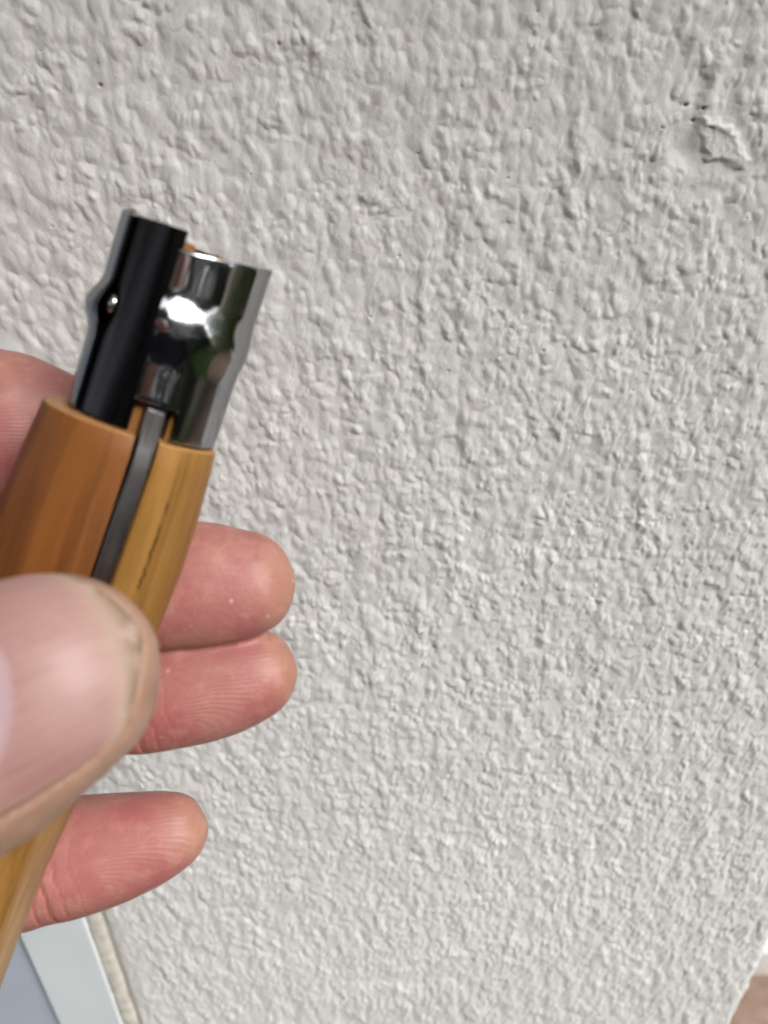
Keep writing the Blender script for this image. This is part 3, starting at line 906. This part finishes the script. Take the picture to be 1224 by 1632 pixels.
hm.name = 'hand'
hm.materials.clear(); hm.materials.append(M_skin)
hm.polygons.foreach_set('use_smooth', np.ones(len(hm.polygons), bool))
nv = len(hm.vertices)
co = np.empty(nv * 3, np.float32); hm.vertices.foreach_get('co', co); co = co.reshape(-1, 3).astype(float)
nrm = np.empty(nv * 3, np.float32); hm.vertices.foreach_get('normal', nrm); nrm = nrm.reshape(-1, 3).astype(float)
print('hand verts', nv)
Pc = (co / MM - np.array([0, -D, CAMZ])) @ CW          # back to camera mm
best = np.full(nv, 1e9); fs = np.full(nv, 99.0); fn = np.zeros(nv); fb = np.zeros(nv); who = np.full(nv, -1); rel = np.zeros(nv)
names = list(D_.keys())
for di, k in enumerate(names):
    inf = info[k]; Cn = inf['C']
    arcl = np.concatenate([[0], np.cumsum(np.linalg.norm(np.diff(Cn, axis=0), axis=1))]); totip = arcl[-1] - arcl
    near = np.full(nv, -1); bd = np.full(nv, 1e9)
    for i in range(len(Cn)):
        d = np.linalg.norm(Pc - Cn[i], axis=1)
        dn = d / max(inf['a'][i], 3.0)
        m_ = dn < bd
        bd[m_] = dn[m_]; near[m_] = i
    # refine the along coordinate by projection
    dv = Pc - Cn[near]
    along = totip[near] - (dv * inf['T'][near]).sum(1)
    m_ = bd < best
    best[m_] = bd[m_]; who[m_] = di; fs[m_] = along[m_]
    fn[m_] = (dv * inf['N'][near]).sum(1)[m_]; fb[m_] = (dv * inf['B'][near]).sum(1)[m_]
isth = (who == names.index('thumb')) & (best < 1.6)
fing = (~isth) & (best < 1.5)
ss = lambda a, b, v: (lambda t: t * t * (3 - 2 * t))(np.clip((v - a) / (b - a), 0, 1))
tipf = np.where(fing, ss(7.0, 1.0, fs) * 0.9, 0) + np.where(fing, 0.45 * ss(5, 9, np.abs(fn)), 0)
padf = np.where(fing, ss(0, 4, fb), 0)
rr_ = np.sqrt((0.42 * (fs - 17)) ** 2 + (fn + 5.5) ** 2) + 0.10 * fs
ramp = np.where(fing, ss(0.5, 4, fb) * ss(0.5, 3, fs) * ss(24, 17, fs), 0)
ramp = np.where(who == names.index('middle'), ramp * 0.25, ramp)
cre = np.zeros(nv)
for c0, wd_, am in ((23.2, 0.35, 0.85), (25.4, 0.28, 0.55), (21.0, 0.25, 0.35), (18.6, 0.2, 0.18)):
    cre += am * np.exp(-((fs - c0 - 0.04 * fn + 0.25 * np.sin(fn * 0.9)) / wd_) ** 2) * padf
for c0 in (48, 50.5):
    cre += 0.6 * np.exp(-((fs - c0) / 0.5) ** 2) * padf
# dorsal wrinkles of the thumb joint
for c0 in (27, 29.5, 31.5, 34, 36):
    cre += np.where(isth & (fb > 0), 0.5 * np.exp(-((fs - c0 - 0.5 * np.sin(fn * 0.5 + c0)) / 0.4) ** 2), 0)
attr(hand, 'crease', np.clip(cre, 0, 1))
attr(hand, 'tip', np.clip(tipf, 0, 1)); attr(hand, 'pad', padf); attr(hand, 'thumb', isth.astype(float))
attr(hand, 'ridge', rr_); attr(hand, 'ridge_amp', ramp)

# nails ------------------------------------------------------------
def nail(key, s0, s1, halfw, sign, roll, lun, parent, free_len=1.2, off=0.25):
    inf = info[key]; Cn = inf['C']
    arcl = np.concatenate([[0], np.cumsum(np.linalg.norm(np.diff(Cn, axis=0), axis=1))]); tot = arcl[-1]
    nu, nvv = 56, 60
    U = np.linspace(-1, 1, nvv)
    rows = []; A = {k: [] for k in ('lunula', 'free', 'across', 'along', 'edge')}
    for i in range(nu):
        v = i / (nu - 1)
        row = []
        for u in U:
            # rounded free edge, rounded base
            tipc = s0 + 8.0 * (1 - math.sqrt(max(0.0, 1 - abs(u) ** 2.3)))
            basec = s1 - (abs(u) ** 2.4) * 3.2
            s = tipc + (basec - tipc) * v
            wloc = halfw * (1 - 0.10 * (1 - v) ** 2)
            j = np.interp(tot - s, arcl, np.arange(len(Cn)))
            j0 = int(min(len(Cn) - 2, math.floor(j))); f = j - j0
            g = lambda k: inf[k][j0] * (1 - f) + inf[k][j0 + 1] * f
            c_, a_, b_, N_, B_ = g('C'), g('a'), g('b'), g('N'), g('B') * sign
            ang = math.pi / 2 - (u * wloc / max(a_, halfw * 0.8)) * 1.0 + roll
            x = math.copysign(abs(math.cos(ang)) ** (2 / 2.2), math.cos(ang)); y = math.copysign(abs(math.sin(ang)) ** (2 / 2.2), math.sin(ang))
            # near the tip the plate keeps straight on instead of diving with the pulp
            q = c_ + N_ * x * a_ + B_ * y * b_
            row.append((q, N_ * x + B_ * y))
            ed = max(ss(0.93, 1.0, abs(u)), ss(0.10, 0.0, v) )
            A['lunula'].append(float(ss(0.0, 0.5, s - lun - 0.085 * (u * halfw - 0.5) ** 2)) if lun else 0.0)
            A['free'].append(float(ss(0.20, 0.02, v)) * 0.8)
            A['across'].append(u * halfw); A['along'].append(s); A['edge'].append(float(ed))
        rows.append(row)
    P = np.array([[q + n_ * off for q, n_ in row] for row in rows])
    # thickness: rim folded down
    Pin = np.array([[q - n_ * 0.15 for q, n_ in row] for row in rows])
    Vv = np.concatenate([P.reshape(-1, 3), Pin.reshape(-1, 3)])
    faces = []; o_ = nu * nvv
    for i in range(nu - 1):
        for j in range(nvv - 1):
            a, b, c, d = i * nvv + j, i * nvv + j + 1, (i + 1) * nvv + j + 1, (i + 1) * nvv + j
            faces.append((a, b, c, d)); faces.append((o_ + a, o_ + d, o_ + c, o_ + b))
    for i in range(nu - 1):
        for j in (0, nvv - 1):
            a, b = i * nvv + j, (i + 1) * nvv + j; faces.append((a, b, o_ + b, o_ + a))
    for j in range(nvv - 1):
        for i in (0, nu - 1):
            a, b = i * nvv + j, i * nvv + j + 1; faces.append((a, b, o_ + b, o_ + a))
    o = mesh_obj('fingernail', cwn(Vv), faces, M_nail, parent)
    b2 = bmesh.new(); b2.from_mesh(o.data); bmesh.ops.recalc_face_normals(b2, faces=b2.faces); b2.to_mesh(o.data); b2.free()
    for k, v in A.items(): attr(o, k, v + v)
    return o, P
tn_o, NP = nail('thumb', 0.9, 25.0, 12.4, 1, R(-12), 11.5, hand)
tn_o.name = 'thumbnail'
for k, hw_ in (('index', 6), ('middle', 6.2), ('ring', 5.8), ('little', 5)):
    nail(k, 0.9, 12.0, hw_, -1, 0, 0, hand)
# nail folds: skin swells along the sides and base of the thumb nail, sinks under the plate
edge_pts = np.concatenate([NP[:, 0], NP[:, -1], NP[-1]]); 
inner = NP.reshape(-1, 3)
sel = np.where(isth & (fs < 31) & (fb > -4))[0]
disp = np.zeros(nv)
dmin = np.full(len(sel), 1e9); din = np.full(len(sel), 1e9); dtip = np.full(len(sel), 1e9)
for p in edge_pts: dmin = np.minimum(dmin, np.linalg.norm(Pc[sel] - p, axis=1))
for p in NP[0]: dtip = np.minimum(dtip, np.linalg.norm(Pc[sel] - p, axis=1))
for p in inner[::3]: din = np.minimum(din, np.linalg.norm(Pc[sel] - p, axis=1))
under = din < 0.75
disp[sel] = np.where(under, -0.35, 0.16 * np.exp(-((dmin - 1.1) / 1.9) ** 2))
co2 = co + nrm * disp[:, None] * MM
hm.vertices.foreach_set('co', co2.astype(np.float32).ravel()); hm.update()
dirt = np.zeros(nv)
dirt[sel] = np.where(under, 0, 0.55 * np.exp(-(dmin / 0.7) ** 2)) + 0.55 * np.exp(-(dtip / 0.6) ** 2)
# small scrapes on the middle fingertip, grime by the thumb nail
for px_, py_, r_, am in [(338, 864, .45, .6), (346, 869, .4, .5), (352, 862, .5, .45), (372, 858, .6, .3), (406, 888, .45, .6), (413, 892, .4, .5), (403, 895, .35, .4), (432, 922, .45, .4), (384, 872, .5, .35), (318, 858, .4, .35), (420, 880, .4, .35)]:
    q_ = cp(px_, py_, 116.0)
    dirt = np.maximum(dirt, np.where((who == names.index('middle')) & (fb > 0), am * np.exp(-((Pc[:, 0] - q_[0]) ** 2 + (Pc[:, 1] - q_[1]) ** 2) / r_ ** 2), 0))
for px_, py_, r_, am in [(118, 922, 1.5, .5), (88, 921, 1.1, .4), (40, 1245, 1.2, .5), (8, 1262, 1.6, .5), (236, 1010, 1.0, .35), (230, 1120, 1.2, .3)]:
    q_ = cp(px_, py_, 81.0)
    dirt = np.maximum(dirt, np.where(isth & (fb > -2), am * np.exp(-((Pc[:, 0] - q_[0]) ** 2 + (Pc[:, 1] - q_[1]) ** 2) / r_ ** 2), 0))
attr(hand, 'dirt', np.clip(dirt, 0, 0.7))

# dark sleeve at the wrist, out of frame
slv = [[-226, -238, 62, 46, 42], [-212, -205, 30, 42, 38], [-196, -172, -5, 37, 33], [-184, -152, -26, 34, 30]]
P, _i = digit(slv, 30, 48, 2.1)
P = P + 0.8 * perlin(P[..., 0] / 9, P[..., 1] / 9, 91)[..., None]
sl = grid_mesh('sleeve', cwn(P.reshape(-1, 3)).reshape(P.shape), mat_simple('navy_cloth', (0.012, 0.015, 0.03), 0.9, bump=(1500, 0.0002)), hand, closed_u=True)
sl.parent = person; sl.matrix_parent_inverse = person.matrix_world.inverted()
so = sl.modifiers.new('t', 'SOLIDIFY'); so.thickness = 0.0018

# the photographer behind the lens: clothes, head, right arm at the side (mirrored in the collar)
def tube_bm(bm, st, seg=20):
    """st rows: x,y,z (world m), half width (x), half depth (y)"""
    st = np.array(st, float)
    n = 26; q = np.linspace(0, len(st) - 1, n); k = np.clip(q.astype(int), 0, len(st) - 2); t = (q - k)[:, None]
    t = t * t * (3 - 2 * t) * 0.5 + t * 0.5
    Q = st[k] * (1 - t) + st[k + 1] * t
    T = np.gradient(Q[:, :3], axis=0); T /= np.linalg.norm(T, axis=1)[:, None]
    rows = []
    for i in range(n):
        u = np.array([1.0, 0, 0]); u = u - T[i] * (u @ T[i]); u /= np.linalg.norm(u); v = np.cross(T[i], u)
        rows.append([bm.verts.new(tuple(Q[i, :3] + u * Q[i, 3] * math.cos(p) + v * Q[i, 4] * math.sin(p))) for p in np.linspace(0, 2 * np.pi, seg, endpoint=False)])
    for i in range(n - 1):
        for j in range(seg):
            bm.faces.new((rows[i][j], rows[i][(j + 1) % seg], rows[i + 1][(j + 1) % seg], rows[i + 1][j]))
    bm.faces.new(rows[0][::-1]); bm.faces.new(rows[-1])
def ball_bm(bm, c, r):
    res = bmesh.ops.create_uvsphere(bm, u_segments=24, v_segments=16, radius=1.0)
    for v in res['verts']: v.co = Vector((v.co.x * r[0] + c[0], v.co.y * r[1] + c[1], v.co.z * r[2] + c[2]))
def fused(name, tubes, balls, vox, mat, smooth_it=3):
    bm = bmesh.new()
    for t in tubes: tube_bm(bm, t)
    for c, r in balls: ball_bm(bm, c, r)
    bmesh.ops.recalc_face_normals(bm, faces=bm.faces)
    me = bpy.data.meshes.new(name); bm.to_mesh(me); bm.free()
    t = bpy.data.objects.new('t', me); C.objects.link(t)
    r_ = t.modifiers.new('r', 'REMESH'); r_.mode = 'VOXEL'; r_.voxel_size = vox
    s_ = t.modifiers.new('s', 'SMOOTH'); s_.factor = 0.5; s_.iterations = smooth_it
    m2 = bpy.data.meshes.new_from_object(t.evaluated_get(bpy.context.evaluated_depsgraph_get()))
    bpy.data.objects.remove(t); m2.name = name; m2.materials.clear(); m2.materials.append(mat)
    m2.polygons.foreach_set('use_smooth', np.ones(len(m2.polygons), bool))
    o = bpy.data.objects.new(name, m2); C.objects.link(o)
    o.parent = person; o.matrix_parent_inverse = person.matrix_world.inverted()
    return o
wr = np.array(cw((-214, -209, 34)))
el = np.array([-0.31, -0.50, 0.96]); shl = np.array([-0.185, -0.60, 1.24]); shr = np.array([0.185, -0.60, 1.24])
M_cloth = mat_simple('navy_jacket', (0.016, 0.018, 0.032), 0.9, bump=(1200, 0.0004))
fused('jacket', [
    [(0, -0.66, 0.72, 0.17, 0.12), (0, -0.66, 0.90, 0.165, 0.115), (0, -0.64, 1.10, 0.19, 0.125), (0, -0.62, 1.22, 0.185, 0.11), (0, -0.60, 1.29, 0.10, 0.075), (0, -0.585, 1.335, 0.068, 0.066)],
    [(*shl, 0.066, 0.066), (*((shl + el) / 2), 0.056, 0.056), (*el, 0.050, 0.050), (*((el + wr) / 2), 0.047, 0.047), (*wr, 0.042, 0.040)],
    [(*shr, 0.066, 0.066), (0.235, -0.62, 1.08, 0.056, 0.056), (0.262, -0.60, 0.94, 0.048, 0.048), (0.262, -0.56, 0.82, 0.041, 0.041), (0.258, -0.53, 0.73, 0.038, 0.036)]],
    [], 0.009, M_cloth)
fused('trousers', [
    [(-0.085, -0.66, 0.75, 0.095, 0.105), (-0.09, -0.655, 0.55, 0.08, 0.085), (-0.09, -0.65, 0.38, 0.062, 0.066), (-0.09, -0.66, 0.07, 0.052, 0.056)],
    [(0.085, -0.66, 0.75, 0.095, 0.105), (0.09, -0.655, 0.55, 0.08, 0.085), (0.09, -0.65, 0.38, 0.062, 0.066), (0.09, -0.66, 0.07, 0.052, 0.056)]],
    [((0, -0.66, 0.74), (0.165, 0.115, 0.09))], 0.010, mat_simple('grey_denim', (0.05, 0.055, 0.07), 0.9))
for sx in (-1, 1):
    sh = fused('shoe', [], [((sx * 0.09, -0.62, 0.045), (0.045, 0.125, 0.045)), ((sx * 0.09, -0.68, 0.06), (0.042, 0.06, 0.058))], 0.008, mat_simple('shoe_leather', (0.03, 0.025, 0.02), 0.5))
# head and neck, looking down at the knife
M_face = mat_simple('face_skin', (0.52, 0.29, 0.21), 0.5, var=0.12, vscale=30)
hx, hy, hz = 0.0, -0.545, 1.455
fused('head', [[(0, -0.59, 1.30, 0.055, 0.055), (0, -0.58, 1.40, 0.055, 0.058)],
               [(0, hy + 0.088, hz + 0.012, 0.010, 0.008), (0, hy + 0.104, hz - 0.010, 0.014, 0.013), (0, hy + 0.100, hz - 0.022, 0.018, 0.010)]],
      [((hx, hy - 0.005, hz + 0.025), (0.076, 0.098, 0.095)), ((hx, hy + 0.022, hz - 0.045), (0.060, 0.072, 0.068)), ((hx, hy + 0.058, hz - 0.088), (0.028, 0.026, 0.022)),
       ((-0.078, hy - 0.005, hz - 0.005), (0.010, 0.020, 0.032)), ((0.078, hy - 0.005, hz - 0.005), (0.010, 0.020, 0.032)),
       ((0, hy + 0.086, hz - 0.054), (0.026, 0.010, 0.006)), ((0, hy + 0.084, hz - 0.066), (0.022, 0.010, 0.007))], 0.0042, M_face, 2)
for sx in (-1, 1):
    bm = bmesh.new(); ball_bm(bm, (sx * 0.031, hy + 0.078, hz + 0.004), (0.0125, 0.0125, 0.0125))
    me = bpy.data.meshes.new('eye'); bm.to_mesh(me); bm.free(); me.materials.append(mat_simple('eye_white', (0.7, 0.68, 0.65), 0.2))
    for p in me.polygons: p.use_smooth = True
    e = bpy.data.objects.new('eye', me); C.objects.link(e); e.parent = person; e.matrix_parent_inverse = person.matrix_world.inverted()
fused('hair', [], [((hx, hy - 0.022, hz + 0.048), (0.085, 0.098, 0.088)), ((hx, hy - 0.045, hz - 0.005), (0.080, 0.070, 0.075))], 0.006, mat_simple('dark_hair', (0.03, 0.02, 0.014), 0.6, bump=(700, 0.002)), 1)
# right hand hanging at the side
def fng(x0, ln, r):
    y0 = -0.52 + x0
    return [(0.262, y0, 0.665, r, r), (0.256, y0 + 0.004, 0.665 - ln * 0.5, r * 0.95, r * 0.95), (0.243, y0 + 0.002, 0.665 - ln, r * 0.75, r * 0.75)]
fused('lowered_hand', [[(0.258, -0.53, 0.76, 0.024, 0.028), (0.26, -0.525, 0.71, 0.015, 0.040), (0.262, -0.522, 0.655, 0.012, 0.042)],
     fng(0.030, 0.072, 0.0088), fng(0.008, 0.080, 0.009), fng(-0.014, 0.074, 0.0086), fng(-0.034, 0.058, 0.0076),
     [(0.258, -0.495, 0.71, 0.013, 0.013), (0.25, -0.475, 0.675, 0.011, 0.011), (0.243, -0.468, 0.645, 0.008, 0.008)]], [], 0.0035, M_face, 2)
